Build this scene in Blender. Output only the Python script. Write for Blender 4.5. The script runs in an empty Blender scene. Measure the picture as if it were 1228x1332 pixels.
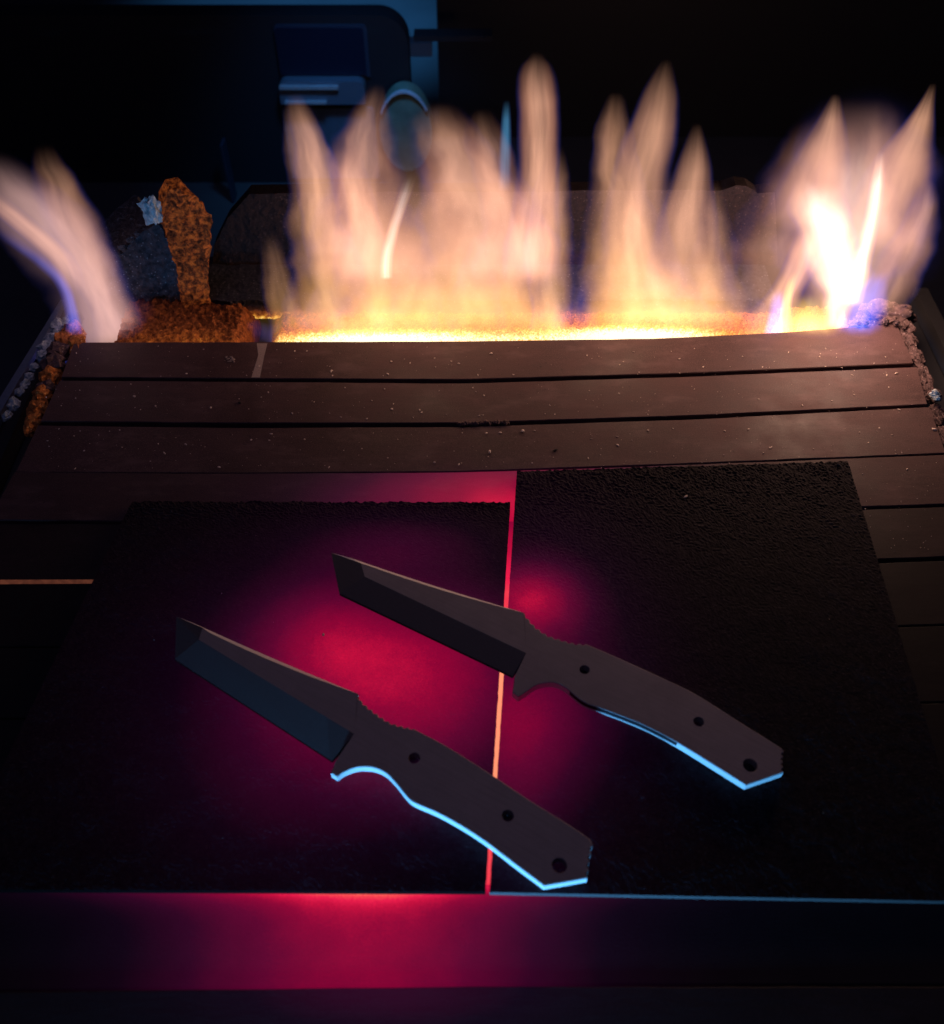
import bpy, bmesh, math, random
from mathutils import Vector, noise
from mathutils.geometry import delaunay_2d_cdt

random.seed(7)
scene = bpy.context.scene
COL = scene.collection
R = math.radians

# ------------------------------------------------------------------ camera, world, lamps, exposure
PITCH = math.atan((666 + 793) / 1250.0)
CAM_H = 0.4330
FPX = 1250.0
cam_d = bpy.data.cameras.new('camera')
cam = bpy.data.objects.new('camera', cam_d)
COL.objects.link(cam)
cam.location = (0, 0, CAM_H)
cam.rotation_euler = (R(90) - PITCH, 0, 0)
cam_d.sensor_fit = 'VERTICAL'
cam_d.sensor_height = 36.0
cam_d.sensor_width = 36.0 * 1228 / 1332
cam_d.lens = FPX / 1332 * 36.0
cam_d.clip_start = 0.01
cam_d.clip_end = 60
cam_d.dof.use_dof = True
cam_d.dof.focus_distance = 0.60
cam_d.dof.aperture_fstop = 8.5
scene.camera = cam

world = bpy.data.worlds.new('World')
scene.world = world
world.use_nodes = True
world.node_tree.nodes['Background'].inputs[0].default_value = (0.25, 0.3, 1.0, 1)
world.node_tree.nodes['Background'].inputs[1].default_value = 0.0012


def lamp(name, kind, loc, energy, color, size=0.02, aim=None, size_y=None, spread=None):
    d = bpy.data.lights.new(name, kind)
    d.energy = energy
    d.color = color
    if kind == 'AREA':
        d.size = size
        if size_y:
            d.shape = 'RECTANGLE'
            d.size_y = size_y
        if spread:
            d.spread = spread
    elif kind == 'SPOT':
        d.shadow_soft_size = size
        d.spot_size = spread or R(40)
        d.spot_blend = 1.0
    else:
        d.shadow_soft_size = size
    o = bpy.data.objects.new(name, d)
    COL.objects.link(o)
    o.location = loc
    if aim is not None:
        o.rotation_euler = (Vector(aim) - Vector(loc)).to_track_quat('-Z', 'Y').to_euler()
    return o


WARM = (1.0, 0.58, 0.40)
lamp('flame_lamp', 'POINT', (0.262, 0.548, 0.075), 1.0, WARM, 0.03)
lamp('flame_lamp', 'POINT', (0.11, 0.56, 0.065), 0.22, WARM, 0.03)
lamp('flame_lamp', 'POINT', (-0.03, 0.57, 0.07), 0.12, WARM, 0.03)
# the cold lamp low in front of the forge that catches every edge turned towards it
lamp('cold_lamp', 'AREA', (-0.20, -0.21, 0.0080), 0.62, (0.11, 0.46, 1.0), 0.04, (0.0, 0.2, 0.006), 0.005, R(70))
lamp('cold_lamp', 'AREA', (0.0, -0.21, 0.0080), 0.36, (0.11, 0.46, 1.0), 0.03, (0.05, 0.2, 0.006), 0.005, R(70))  # second lamp added to draw the thin lit line on the rear knife
# added dim cold fill from above to lift the knife faces, no seen source
lamp('fill_lamp', 'AREA', (-0.25, -0.1, 1.6), 1.9, (0.42, 0.42, 1.0), 0.8, (0, 0.3, 0))
# the cold light on the floor behind the forge
lamp('floor_lamp', 'SPOT', (-0.08, 0.86, 0.34), 6, (0.07, 0.38, 1.0), 0.04, (-0.15, 1.12, -0.2), None, R(46))
lamp('floor_lamp', 'SPOT', (-0.08, 1.5, 0.9), 75, (0.07, 0.40, 1.0), 0.04, (-0.26, 1.66, -0.25), None, R(34))

scene.view_settings.view_transform = 'Standard'
scene.view_settings.look = 'None'
scene.view_settings.exposure = 0.0
scene.view_settings.gamma = 1.0
scene.render.engine = 'CYCLES'
cy = scene.cycles
cy.max_bounces = 6
cy.diffuse_bounces = 3
cy.glossy_bounces = 3
cy.transparent_max_bounces = 96
cy.volume_bounces = 0
cy.volume_max_steps = 512
cy.use_denoising = True
cy.caustics_reflective = False
cy.caustics_refractive = False
cy.sample_clamp_indirect = 3.0

# ------------------------------------------------------------------ photo geometry -> metres
_cp, _sp = math.cos(PITCH), math.sin(PITCH)


def _ray(px, py):
    a, b = px - 614.0, -(py - 666.0)
    return Vector((a, FPX * _cp + b * _sp, -FPX * _sp + b * _cp))


def P(px, py, z=0.0):
    d = _ray(px, py)
    return Vector((0, 0, CAM_H)) + d * ((CAM_H - z) / -d.z)


def V(px, py, Y):
    d = _ray(px, py)
    return Vector((0, 0, CAM_H)) + d * (Y / d.y)


def fbm(v, s, o=4):
    return noise.fractal(Vector(v) * s, 1.0, 2.0, o)


# ------------------------------------------------------------------ objects
def tag(o, label=None, cat=None, group=None, kind=None):
    if label: o['label'] = label
    if cat: o['category'] = cat
    if group: o['group'] = group
    if kind: o['kind'] = kind
    return o


def empty(name, loc):
    o = bpy.data.objects.new(name, None)
    o.empty_display_size = 0.02
    COL.objects.link(o)
    o.location = loc
    return o


def wloc(o):
    v = Vector((0, 0, 0))
    while o is not None:
        v += o.location
        o = o.parent
    return v


def link(name, me, mats, parent=None, origin=None):
    """me holds world coordinates; shift to the origin given (or the parent's)."""
    pw = wloc(parent) if parent is not None else Vector((0, 0, 0))
    org = Vector(origin) if origin is not None else pw
    for v in me.vertices:
        v.co -= org
    for m in (mats if isinstance(mats, (list, tuple)) else [mats]):
        me.materials.append(m)
    o = bpy.data.objects.new(name, me)
    COL.objects.link(o)
    o.parent = parent
    o.location = org - pw
    return o


def mesh_obj(name, verts, faces, mats, parent=None, origin=None, smooth=False, midx=None):
    me = bpy.data.meshes.new(name)
    me.from_pydata([tuple(v) for v in verts], [], faces)
    if midx:
        for p, i in zip(me.polygons, midx):
            p.material_index = i
    if smooth:
        for p in me.polygons:
            p.use_smooth = True
    me.update()
    return link(name, me, mats, parent, origin)


def bm_obj(name, bm, mats, parent=None, origin=None, smooth=False):
    bmesh.ops.recalc_face_normals(bm, faces=bm.faces)
    me = bpy.data.meshes.new(name)
    bm.to_mesh(me)
    bm.free()
    if smooth:
        for p in me.polygons:
            p.use_smooth = True
    return link(name, me, mats, parent, origin)


# ------------------------------------------------------------------ node helpers
class NT:
    def __init__(self, name):
        self.mat = bpy.data.materials.new(name)
        self.mat.use_nodes = True
        self.t = self.mat.node_tree
        self.t.nodes.clear()
        self.out = self.t.nodes.new('ShaderNodeOutputMaterial')

    def n(self, kind, **kw):
        nd = self.t.nodes.new(kind)
        for k, v in kw.items():
            setattr(nd, k, v)
        return nd

    def l(self, a, b):
        self.t.links.new(a, b)

    def put(self, sock, v):
        if isinstance(v, bpy.types.NodeSocket):
            self.l(v, sock)
        else:
            sock.default_value = v

    def m(self, op, a, b=None, c=None, clamp=False):
        nd = self.n('ShaderNodeMath', operation=op, use_clamp=clamp)
        self.put(nd.inputs[0], a)
        if b is not None: self.put(nd.inputs[1], b)
        if c is not None: self.put(nd.inputs[2], c)
        return nd.outputs[0]

    def vm(self, op, a, b=None):
        nd = self.n('ShaderNodeVectorMath', operation=op)
        self.put(nd.inputs[0], a)
        if b is not None: self.put(nd.inputs[1], b)
        return nd.outputs['Value'] if op in ('LENGTH', 'DOT_PRODUCT') else nd.outputs[0]

    def pos(self):
        return self.n('ShaderNodeNewGeometry').outputs['Position']

    def noise(self, vec, scale, detail=4, rough=0.55):
        nd = self.n('ShaderNodeTexNoise')
        self.put(nd.inputs['Vector'], vec)
        nd.inputs['Scale'].default_value = scale
        nd.inputs['Detail'].default_value = detail
        nd.inputs['Roughness'].default_value = rough
        return nd.outputs[0]

    def vor(self, vec, scale):
        nd = self.n('ShaderNodeTexVoronoi')
        self.put(nd.inputs['Vector'], vec)
        nd.inputs['Scale'].default_value = scale
        return nd

    def ramp(self, fac, stops, interp='LINEAR'):
        nd = self.n('ShaderNodeValToRGB')
        cr = nd.color_ramp
        cr.interpolation = interp
        while len(cr.elements) > 1:
            cr.elements.remove(cr.elements[-1])
        cr.elements[0].position = stops[0][0]
        cr.elements[0].color = (*stops[0][1], 1)
        for p_, c_ in stops[1:]:
            e = cr.elements.new(p_)
            e.color = (*c_, 1)
        self.put(nd.inputs[0], fac)
        return nd.outputs[0]

    def mapr(self, v, a, b, c, d):
        nd = self.n('ShaderNodeMapRange')
        self.put(nd.inputs[0], v)
        for i, x in enumerate((a, b, c, d)):
            self.put(nd.inputs[i + 1], x)
        return nd.outputs[0]

    def mix(self, f, a, b):
        nd = self.n('ShaderNodeMix', data_type='RGBA')
        self.put(nd.inputs[0], f)
        for s, v in ((nd.inputs[6], a), (nd.inputs[7], b)):
            self.put(s, v if isinstance(v, bpy.types.NodeSocket) else (*v, 1))
        return nd.outputs[2]

    def bump(self, h, strength, dist):
        nd = self.n('ShaderNodeBump')
        nd.inputs['Strength'].default_value = strength
        nd.inputs['Distance'].default_value = dist
        self.put(nd.inputs['Height'], h)
        return nd.outputs[0]

    def principled(self, base, rough, metal=0.0, normal=None, emis=None, estr=1.0, spec=0.5):
        b = self.n('ShaderNodeBsdfPrincipled')
        self.put(b.inputs['Base Color'], base if isinstance(base, bpy.types.NodeSocket) else (*base, 1))
        self.put(b.inputs['Roughness'], rough)
        self.put(b.inputs['Metallic'], metal)
        b.inputs['Specular IOR Level'].default_value = spec
        if normal is not None: self.l(normal, b.inputs['Normal'])
        if emis is not None:
            self.put(b.inputs['Emission Color'], emis)
            self.put(b.inputs['Emission Strength'], estr)
        self.l(b.outputs[0], self.out.inputs['Surface'])
        return self.mat

    def gauss(self, pos, c, sx, sy, amp):
        """amp * exp(-((x-cx)/sx)^2 - ((y-cy)/sy)^2) at the hot spot c"""
        d = self.vm('SUBTRACT', pos, (c[0], c[1], 0))
        d = self.vm('MULTIPLY', d, (1 / sx, 1 / sy, 0))
        q = self.vm('DOT_PRODUCT', d, d)
        e = self.m('EXPONENT', self.m('MULTIPLY', q, -1.0))
        return self.m('MULTIPLY', e, amp)


# glow colour of hot steel and fibre, by heat 0..1.4 (divided by 1.4)
HOT = [(0.0, (0, 0, 0)), (0.10, (0.005, 0.0003, 0.0045)), (0.22, (0.030, 0.0008, 0.0145)), (0.40, (0.11, 0.001, 0.027)),
       (0.58, (0.27, 0.001, 0.034)), (0.70, (0.55, 0.004, 0.045)), (0.80, (0.85, 0.012, 0.07)), (0.90, (1.0, 0.08, 0.085)), (1.0, (1.15, 0.32, 0.17))]


def heat_sum(k, pos, spots):
    tot = None
    for c, sx, sy, a in spots:
        g = k.gauss(pos, c, sx, sy, a)
        tot = g if tot is None else k.m('ADD', tot, g)
    return tot


# ------------------------------------------------------------------ materials
def bar_mat(name, spots=(), falloff=1.0, seed=0.0):  # bars away from the flames get darker colour: light falloff painted in
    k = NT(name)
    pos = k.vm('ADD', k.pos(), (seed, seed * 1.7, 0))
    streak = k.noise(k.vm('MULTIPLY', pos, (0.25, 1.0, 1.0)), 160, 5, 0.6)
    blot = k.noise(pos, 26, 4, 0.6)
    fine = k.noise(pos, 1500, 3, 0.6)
    base = k.mix(k.mapr(blot, 0.3, 0.7, 0, 1), (0.038 * falloff, 0.019 * falloff, 0.020 * falloff), (0.078 * falloff, 0.041 * falloff, 0.041 * falloff))
    base = k.mix(k.mapr(streak, 0.45, 0.75, 0.0, 0.5), base, (0.036 * falloff, 0.022 * falloff, 0.024 * falloff))
    base = k.mix(k.mapr(fine, 0.5, 0.72, 0.0, 0.8), base, (0.14 * falloff, 0.085 * falloff, 0.08 * falloff))
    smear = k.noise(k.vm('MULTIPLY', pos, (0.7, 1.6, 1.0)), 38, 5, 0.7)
    base = k.mix(k.mapr(smear, 0.52, 0.72, 0.0, 0.75), base, (0.125 * falloff, 0.075 * falloff, 0.075 * falloff))
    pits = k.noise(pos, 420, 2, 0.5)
    base = k.mix(k.mapr(pits, 0.66, 0.74, 0.0, 0.7), base, (0.018 * falloff, 0.011 * falloff, 0.012 * falloff))
    h = k.m('ADD', k.m('MULTIPLY', fine, 0.5), streak)
    nrm = k.bump(h, 0.35, 0.0004)
    rough = k.mapr(blot, 0.3, 0.7, 0.55, 0.8)
    if spots:
        p2 = k.pos()
        T = heat_sum(k, p2, spots)
        T = k.m('MULTIPLY', T, k.mapr(blot, 0.3, 0.7, 0.92, 1.06))
        e = k.ramp(k.m('DIVIDE', T, 1.4, clamp=True), HOT)
        return k.principled(base, rough, 0.0, nrm, e, 1.0, 0.3)
    return k.principled(base, rough, 0.0, nrm, spec=0.3)


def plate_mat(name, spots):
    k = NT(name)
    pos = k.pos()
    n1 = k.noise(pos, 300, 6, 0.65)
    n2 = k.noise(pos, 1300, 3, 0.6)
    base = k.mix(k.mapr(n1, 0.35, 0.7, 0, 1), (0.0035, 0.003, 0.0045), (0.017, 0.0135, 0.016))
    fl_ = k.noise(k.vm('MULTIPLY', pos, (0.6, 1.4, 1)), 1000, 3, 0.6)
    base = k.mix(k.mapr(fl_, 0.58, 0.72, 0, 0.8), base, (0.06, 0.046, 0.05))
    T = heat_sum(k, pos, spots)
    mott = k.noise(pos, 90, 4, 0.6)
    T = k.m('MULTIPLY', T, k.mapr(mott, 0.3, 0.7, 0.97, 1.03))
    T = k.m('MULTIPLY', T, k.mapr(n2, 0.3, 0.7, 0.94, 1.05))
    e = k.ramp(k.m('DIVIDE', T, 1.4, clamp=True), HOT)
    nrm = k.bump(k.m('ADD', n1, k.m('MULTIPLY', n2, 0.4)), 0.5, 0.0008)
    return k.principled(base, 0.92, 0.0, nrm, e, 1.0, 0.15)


def rock_mat(name, a, b, scale=250, rough=0.9, bump=0.6, speck=None, emis=None):
    k = NT(name)
    pos = k.pos()
    n1 = k.noise(pos, scale, 6, 0.65)
    n2 = k.noise(pos, scale * 4, 3, 0.6)
    base = k.mix(k.mapr(n1, 0.35, 0.68, 0, 1), a, b)
    if speck:
        v = k.vor(pos, 330).outputs['Distance']
        base = k.mix(k.mapr(v, 0.12, 0.2, 0.8, 0.0), base, speck)
    nrm = k.bump(k.m('ADD', n1, k.m('MULTIPLY', n2, 0.5)), bump, 0.0015)
    return k.principled(base, rough, 0.0, nrm, spec=0.25)


def scale_steel(name):
    k = NT(name)
    pos = k.pos()
    n1 = k.noise(pos, 60, 4, 0.6)
    n2 = k.noise(pos, 2200, 3, 0.6)
    base = k.mix(k.mapr(n1, 0.3, 0.7, 0, 1), (0.255, 0.225, 0.225), (0.30, 0.265, 0.262))
    rot = k.n('ShaderNodeMapping')
    k.l(pos, rot.inputs[0])
    rot.inputs['Rotation'].default_value = (0, 0, R(30))
    gl = k.noise(k.vm('MULTIPLY', rot.outputs[0], (40, 900, 300)), 1.0, 4, 0.6)
    base = k.mix(k.mapr(gl, 0.4, 0.7, 0, 0.45), base, (0.20, 0.175, 0.175))
    sm = k.noise(pos, 22, 5, 0.65)
    base = k.mix(k.mapr(sm, 0.52, 0.7, 0, 0.4), base, (0.19, 0.165, 0.17))
    base = k.mix(k.mapr(n2, 0.45, 0.75, 0, 0.35), base, (0.20, 0.18, 0.185))
    return k.principled(base, 0.62, 0.2, k.bump(n2, 0.12, 0.0002), spec=0.3)


def simple(name, col, rough=0.5, metal=0.0, spec=0.5, nscale=400, var=0.25, bump=0.1):
    k = NT(name)
    n1 = k.noise(k.pos(), nscale, 5, 0.6)
    a = tuple(c * (1 - var) for c in col)
    b = tuple(min(1, c * (1 + var)) for c in col)
    return k.principled(k.mix(n1, a, b), rough, metal, k.bump(n1, bump, 0.0005), spec=spec)


M_SCALE = scale_steel('oxidised_steel')
M_BEVEL = simple('ground_bevel_steel', (0.085, 0.074, 0.074), 0.55, 0.1, 0.3, 900, 0.2, 0.08)
M_BRIGHT = simple('bright_ground_steel', (0.62, 0.60, 0.58), 0.55, 0.1, 0.4, 1500, 0.06, 0.05)
M_EDGESHADE = simple('painted_edge_shade', (0.022, 0.018, 0.022), 0.7, 0, 0.2, 900)  # shade on the rear knife's upper grip edge, painted as a dark band
M_RUST = rock_mat('rusty_insulation', (0.20, 0.055, 0.014), (0.60, 0.22, 0.05), 420, speck=(0.85, 0.45, 0.16))
M_BRICK = rock_mat('dark_firebrick', (0.006, 0.0026, 0.0026), (0.016, 0.0075, 0.007), 420, speck=(0.05, 0.032, 0.028))
M_GREY = rock_mat('grey_refractory', (0.016, 0.016, 0.021), (0.058, 0.057, 0.070), 260, speck=(0.18, 0.18, 0.2))
M_CRUST = rock_mat('pale_mortar', (0.18, 0.24, 0.27), (0.48, 0.56, 0.58), 300)
M_LUMP = rock_mat('brown_refractory', (0.04, 0.025, 0.026), (0.14, 0.09, 0.09), 300, speck=(0.3, 0.24, 0.24))
M_RAIL = simple('blued_angle_iron', (0.20, 0.26, 0.36), 0.45, 0.5, 0.5, 300)
M_BLACK = simple('black_sheet_steel', (0.012, 0.012, 0.014), 0.6)
M_DUST = simple('pale_dust', (0.62, 0.52, 0.44), 0.9)
M_CHIP_DARK = simple('dark_chip', (0.02, 0.015, 0.015), 0.9)
M_ASH = simple('ash_smear', (0.30, 0.24, 0.21), 0.95, nscale=900, var=0.5)

# ------------------------------------------------------------------ setting: floor behind and below
FLOOR_Z = -0.25
k = NT('concrete_floor')
_p = k.pos()
_n = k.noise(_p, 9, 5, 0.6)
M_FLOOR = k.principled(k.mix(_n, (0.035, 0.035, 0.04), (0.08, 0.08, 0.085)), 0.7, 0, k.bump(_n, 0.2, 0.01))
fl = mesh_obj('floor', [(-6, -3, FLOOR_Z), (6, -3, FLOOR_Z), (6, 8, FLOOR_Z), (-6, 8, FLOOR_Z)], [(0, 1, 2, 3)], M_FLOOR)
tag(fl, 'dark workshop floor behind the forge', kind='structure')


# ------------------------------------------------------------------ bars
def resample(pts, n):
    """polyline (px) sampled at n+1 even steps in x, by smooth interpolation"""
    pts = sorted(pts)
    out = []
    for i in range(n + 1):
        x = pts[0][0] + (pts[-1][0] - pts[0][0]) * i / n
        for a, b in zip(pts, pts[1:]):
            if a[0] <= x <= b[0] + 1e-6:
                t = (x - a[0]) / max(1e-6, b[0] - a[0])
                out.append((x, a[1] + (b[1] - a[1]) * t))
                break
    return out


def make_bar(rear, front, mat, label, zl=0.0, zr=0.0, thick=0.006, seed=0, world=False):
    N = 40
    cvt = (lambda q: Vector((q[0], q[1], 0))) if world else (lambda q: P(q[0], q[1], 0))
    rw = [cvt(q) for q in resample(rear, N)]
    fw = [cvt(q) for q in resample(front, N)]
    vs, fs = [], []
    for i in range(N + 1):
        t = i / N
        z = zl * (1 - t) ** 2 + zr * t ** 2
        jr = 0.00035 * noise.noise(Vector((i * 0.9, seed * 7.1, 0)))
        jf = 0.00035 * noise.noise(Vector((i * 0.9, seed * 7.1, 9)))
        a, b = rw[i].copy(), fw[i].copy()
        a.y += jr
        b.y += jf
        c = 0.0005
        for (q, zz, dy) in ((a, z - thick, 0), (a, z - c, 0), (a, z, -c), (b, z, c), (b, z - c, 0), (b, z - thick, 0)):
            vs.append((q.x, q.y + dy, zz))
    for i in range(N):
        for j in range(6):
            a0, a1 = i * 6 + j, i * 6 + (j + 1) % 6
            fs.append((a0, a0 + 6, a1 + 6, a1))
    fs.append(tuple(range(6)))
    fs.append(tuple(reversed(range(N * 6, N * 6 + 6))))
    org = ((vs[0][0] + vs[-1][0]) / 2, (vs[0][1] + vs[5][1]) / 2, -thick)
    o = mesh_obj('steel_bar', vs, fs, mat, None, org)
    return tag(o, label, 'steel bar', 'flat steel bars laid side by side over the forge')


HC = P(590, 900)
b1 = make_bar([(97, 445), (330, 444.5), (600, 443.5), (850, 440), (1010, 432.5), (1110, 425), (1166, 421)],
              [(80, 490.5), (300, 492), (600, 493.5), (900, 485), (1188, 472.5)], bar_mat('bar_steel_a', seed=0.0),
              'brown steel bar right beside the flames, crossed by a pale ash streak', seed=1)
b2 = make_bar([(78, 494.5), (300, 496), (600, 498.5), (900, 489.5), (1192, 477)],
              [(53, 548), (300, 550), (600, 550), (900, 540.5), (1206, 526)], bar_mat('bar_steel_b', seed=0.31),
              'brown steel bar second from the flames, between two black gaps', zl=0.0, seed=2)
b3 = make_bar([(49, 551), (300, 555), (600, 554.5), (900, 545), (1209, 529)],
              [(20, 612.3), (300, 614.3), (600, 612.6), (850, 604.5), (1230, 589.5)],
              bar_mat('bar_steel_c', [(P(650, 660), 0.06, 0.026, 0.26)], seed=0.77),
              'speckled brown steel bar just behind the rough right plate', zl=-0.0012, seed=3)
b4 = make_bar([(19, 613.8), (300, 615.8), (600, 614), (850, 605.8), (1232, 591)],
              [(-14, 676.5), (300, 678.5), (600, 676), (850, 668), (1250, 655)],
              bar_mat('bar_steel_d', [(P(660, 660), 0.095, 0.045, 0.95)], seed=1.31, falloff=0.8),
              'steel bar glowing pink behind the rear edge of the left plate', zl=0.0, seed=4)
HB = [(P(630, 930), 0.075, 0.17, 1.48)]
b5 = make_bar([(-14, 678.5), (300, 681), (600, 679), (850, 671.5), (1250, 658.5)],
              [(-45, 755.5), (300, 755), (600, 750), (850, 739), (1270, 722)],
              bar_mat('bar_steel_e', HB, seed=1.9, falloff=0.34),
              'dark steel bar whose left end shows above the thin orange seam', zl=-0.0012, zr=0.0, seed=5)
y6 = P(625, 755).y
tail = []
yr = [P(625, 757.5).y - 0.0022]
edges = []
y = P(614, 752).y - 0.0012
y_end = P(614, 1283).y
nb = 5
pitch = (y - y_end) / nb
names = ['dark steel bar just below the thin orange seam at the left',
         'dark steel bar under the plates below the rear knife tip',
         'dark steel bar under the plates below the middle of the front knife blade',
         'dark steel bar under the plates below the front knife handle',
         'steel bar glowing crimson along the front edge of the two plates']
SK = (0.0185, 0.0165, 0.010, 0.005, 0.002, 0.0)
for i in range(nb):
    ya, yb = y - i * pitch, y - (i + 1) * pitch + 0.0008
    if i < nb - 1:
        mt = bar_mat('bar_steel_hidden', HB, falloff=0.08 if i else 0.13, seed=2.3 + i)
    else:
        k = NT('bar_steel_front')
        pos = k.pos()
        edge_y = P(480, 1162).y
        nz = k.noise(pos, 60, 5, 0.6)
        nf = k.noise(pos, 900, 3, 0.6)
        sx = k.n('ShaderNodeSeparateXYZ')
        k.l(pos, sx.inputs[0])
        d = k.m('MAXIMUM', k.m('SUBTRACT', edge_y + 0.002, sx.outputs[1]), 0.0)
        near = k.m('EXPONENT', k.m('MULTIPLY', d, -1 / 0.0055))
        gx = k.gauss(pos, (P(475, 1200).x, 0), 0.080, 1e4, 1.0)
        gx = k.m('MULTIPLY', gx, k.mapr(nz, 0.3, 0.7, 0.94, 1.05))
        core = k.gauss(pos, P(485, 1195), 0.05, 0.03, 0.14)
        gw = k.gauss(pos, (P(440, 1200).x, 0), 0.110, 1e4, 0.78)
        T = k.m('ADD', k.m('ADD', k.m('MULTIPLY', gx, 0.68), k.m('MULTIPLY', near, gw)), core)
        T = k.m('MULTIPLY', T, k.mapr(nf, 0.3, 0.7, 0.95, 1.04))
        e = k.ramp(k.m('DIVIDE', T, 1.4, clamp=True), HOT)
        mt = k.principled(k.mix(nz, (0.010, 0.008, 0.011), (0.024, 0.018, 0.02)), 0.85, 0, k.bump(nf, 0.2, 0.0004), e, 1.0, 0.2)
    off = 0.012 / 0.6
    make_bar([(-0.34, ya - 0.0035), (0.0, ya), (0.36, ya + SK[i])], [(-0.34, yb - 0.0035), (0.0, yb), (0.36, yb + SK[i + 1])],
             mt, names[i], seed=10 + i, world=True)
make_bar([(-0.34, y_end - 0.0036), (0, y_end - 0.0001), (0.34, y_end - 0.0001)], [(-0.34, y_end - 0.044), (0, y_end - 0.041), (0.34, y_end - 0.041)],
         bar_mat('bar_steel_near', [(P(500, 1283), 0.07, 0.02, 0.28)], falloff=0.25, seed=6.1),
         'dark steel bar at the very front, beyond the crimson glow', zl=0.0004, zr=0.0004, seed=22, world=True)

# pale ash streak across the bar by the flames (part of that bar)
vs = [P(334, 446.5, 0.00015), P(348, 446.5, 0.00015), P(344, 462, 0.00015), P(338, 491, 0.00015), P(327, 491, 0.00015), P(336, 462, 0.00015)]
mesh_obj('ash_streak', vs, [(0, 1, 2, 5), (5, 2, 3, 4)], M_ASH, b1)

# ------------------------------------------------------------------ plates
TP = 0.0042


def make_plate(corners, label, mat, rough_len, amp, front=None, nx=250, ny=240, seed=0, bumps=0.0009):
    """corners px: rear-left, rear-right, front-right, front-left (top surface)"""
    rl, rr, fr, fl_ = [P(c[0], c[1], TP) for c in corners]
    vs, fs = [], []
    L = (rl - fl_).length
    for j in range(ny + 1):
        v = j / ny
        for i in range(nx + 1):
            u = i / nx
            q = (rl * (1 - u) + rr * u) * (1 - v) + (fl_ * (1 - u) + fr * u) * v
            d = v * L
            a = amp * math.exp(-(d / rough_len) ** 1.3)
            n = fbm((q.x * 0.9, q.y * 1.4, seed), 700, 5)
            n2 = fbm((q.x, q.y, seed + 5), 60, 3)
            q.z += a * (n * 0.9 - 0.25 - 0.5 * max(0, 1 - d / 0.004)) + 0.00012 * n + 0.0002 * n2
            if v < 0.03:
                q.y += (1 - v / 0.03) * (bumps * fbm((q.x, seed, 3), 220, 5) + bumps * 0.8 * fbm((q.x, seed, 8), 45, 3))
            if u < 0.02 and seed > 0.5:
                pass
            side = 0.00025 if (u == 0 or u == 1) else 0
            q.x += side * fbm((q.y, seed, 1), 260, 3)
            vs.append(tuple(q))
    W = nx + 1
    for j in range(ny):
        for i in range(nx):
            a = j * W + i
            fs.append((a, a + W, a + W + 1, a + 1))
    loop = [i for i in range(W)] + [j * W + nx for j in range(1, ny + 1)] + [ny * W + i for i in range(nx - 1, -1, -1)] + [j * W for j in range(ny - 1, 0, -1)]
    nb_ = len(vs)
    for a in loop:
        x, y_, _ = vs[a]
        vs.append((x, y_, 0.0006))
    n = len(loop)
    mi = [0] * len(fs)
    for q in range(n):
        a, b = loop[q], loop[(q + 1) % n]
        fs.append((a, b, nb_ + (q + 1) % n, nb_ + q))
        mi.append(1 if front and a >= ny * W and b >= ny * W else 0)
    fs.append(tuple(nb_ + q for q in range(n)))
    mi.append(0)
    c = (rl + rr + fr + fl_) / 4
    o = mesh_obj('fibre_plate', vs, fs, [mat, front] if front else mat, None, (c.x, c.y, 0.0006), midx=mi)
    return tag(o, label, 'plate', 'black plates carrying the knives')


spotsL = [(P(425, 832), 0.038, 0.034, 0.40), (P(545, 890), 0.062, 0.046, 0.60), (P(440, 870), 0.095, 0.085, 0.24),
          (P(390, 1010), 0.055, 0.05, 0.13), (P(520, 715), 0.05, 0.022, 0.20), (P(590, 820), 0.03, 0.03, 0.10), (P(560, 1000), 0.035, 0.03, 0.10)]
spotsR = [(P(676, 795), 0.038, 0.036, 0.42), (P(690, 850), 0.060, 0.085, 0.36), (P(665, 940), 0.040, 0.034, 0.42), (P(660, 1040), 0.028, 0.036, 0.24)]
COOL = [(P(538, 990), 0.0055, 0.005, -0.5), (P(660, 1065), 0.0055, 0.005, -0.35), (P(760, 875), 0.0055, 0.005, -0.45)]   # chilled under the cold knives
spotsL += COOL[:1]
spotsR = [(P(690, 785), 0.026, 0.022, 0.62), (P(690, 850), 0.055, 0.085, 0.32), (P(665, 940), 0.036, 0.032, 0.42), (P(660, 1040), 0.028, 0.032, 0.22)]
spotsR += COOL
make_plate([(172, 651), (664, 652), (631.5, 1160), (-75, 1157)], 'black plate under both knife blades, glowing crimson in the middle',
           plate_mat('hot_plate', spotsL), 0.010, 0.0012, simple('unlit_edge', (0.003, 0.0026, 0.003), 1.0, 0, 0.02), seed=0.0)  # front edge coloured near black so the cold light leaves no line
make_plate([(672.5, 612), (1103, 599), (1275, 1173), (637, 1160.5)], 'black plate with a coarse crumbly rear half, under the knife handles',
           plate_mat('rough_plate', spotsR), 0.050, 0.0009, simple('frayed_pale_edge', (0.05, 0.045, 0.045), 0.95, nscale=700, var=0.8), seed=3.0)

# ------------------------------------------------------------------ knives
TK = 0.0052
ZB = TP + 0.0004
ZT = ZB + TK
ZM = ZB + TK * 0.68


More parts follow.
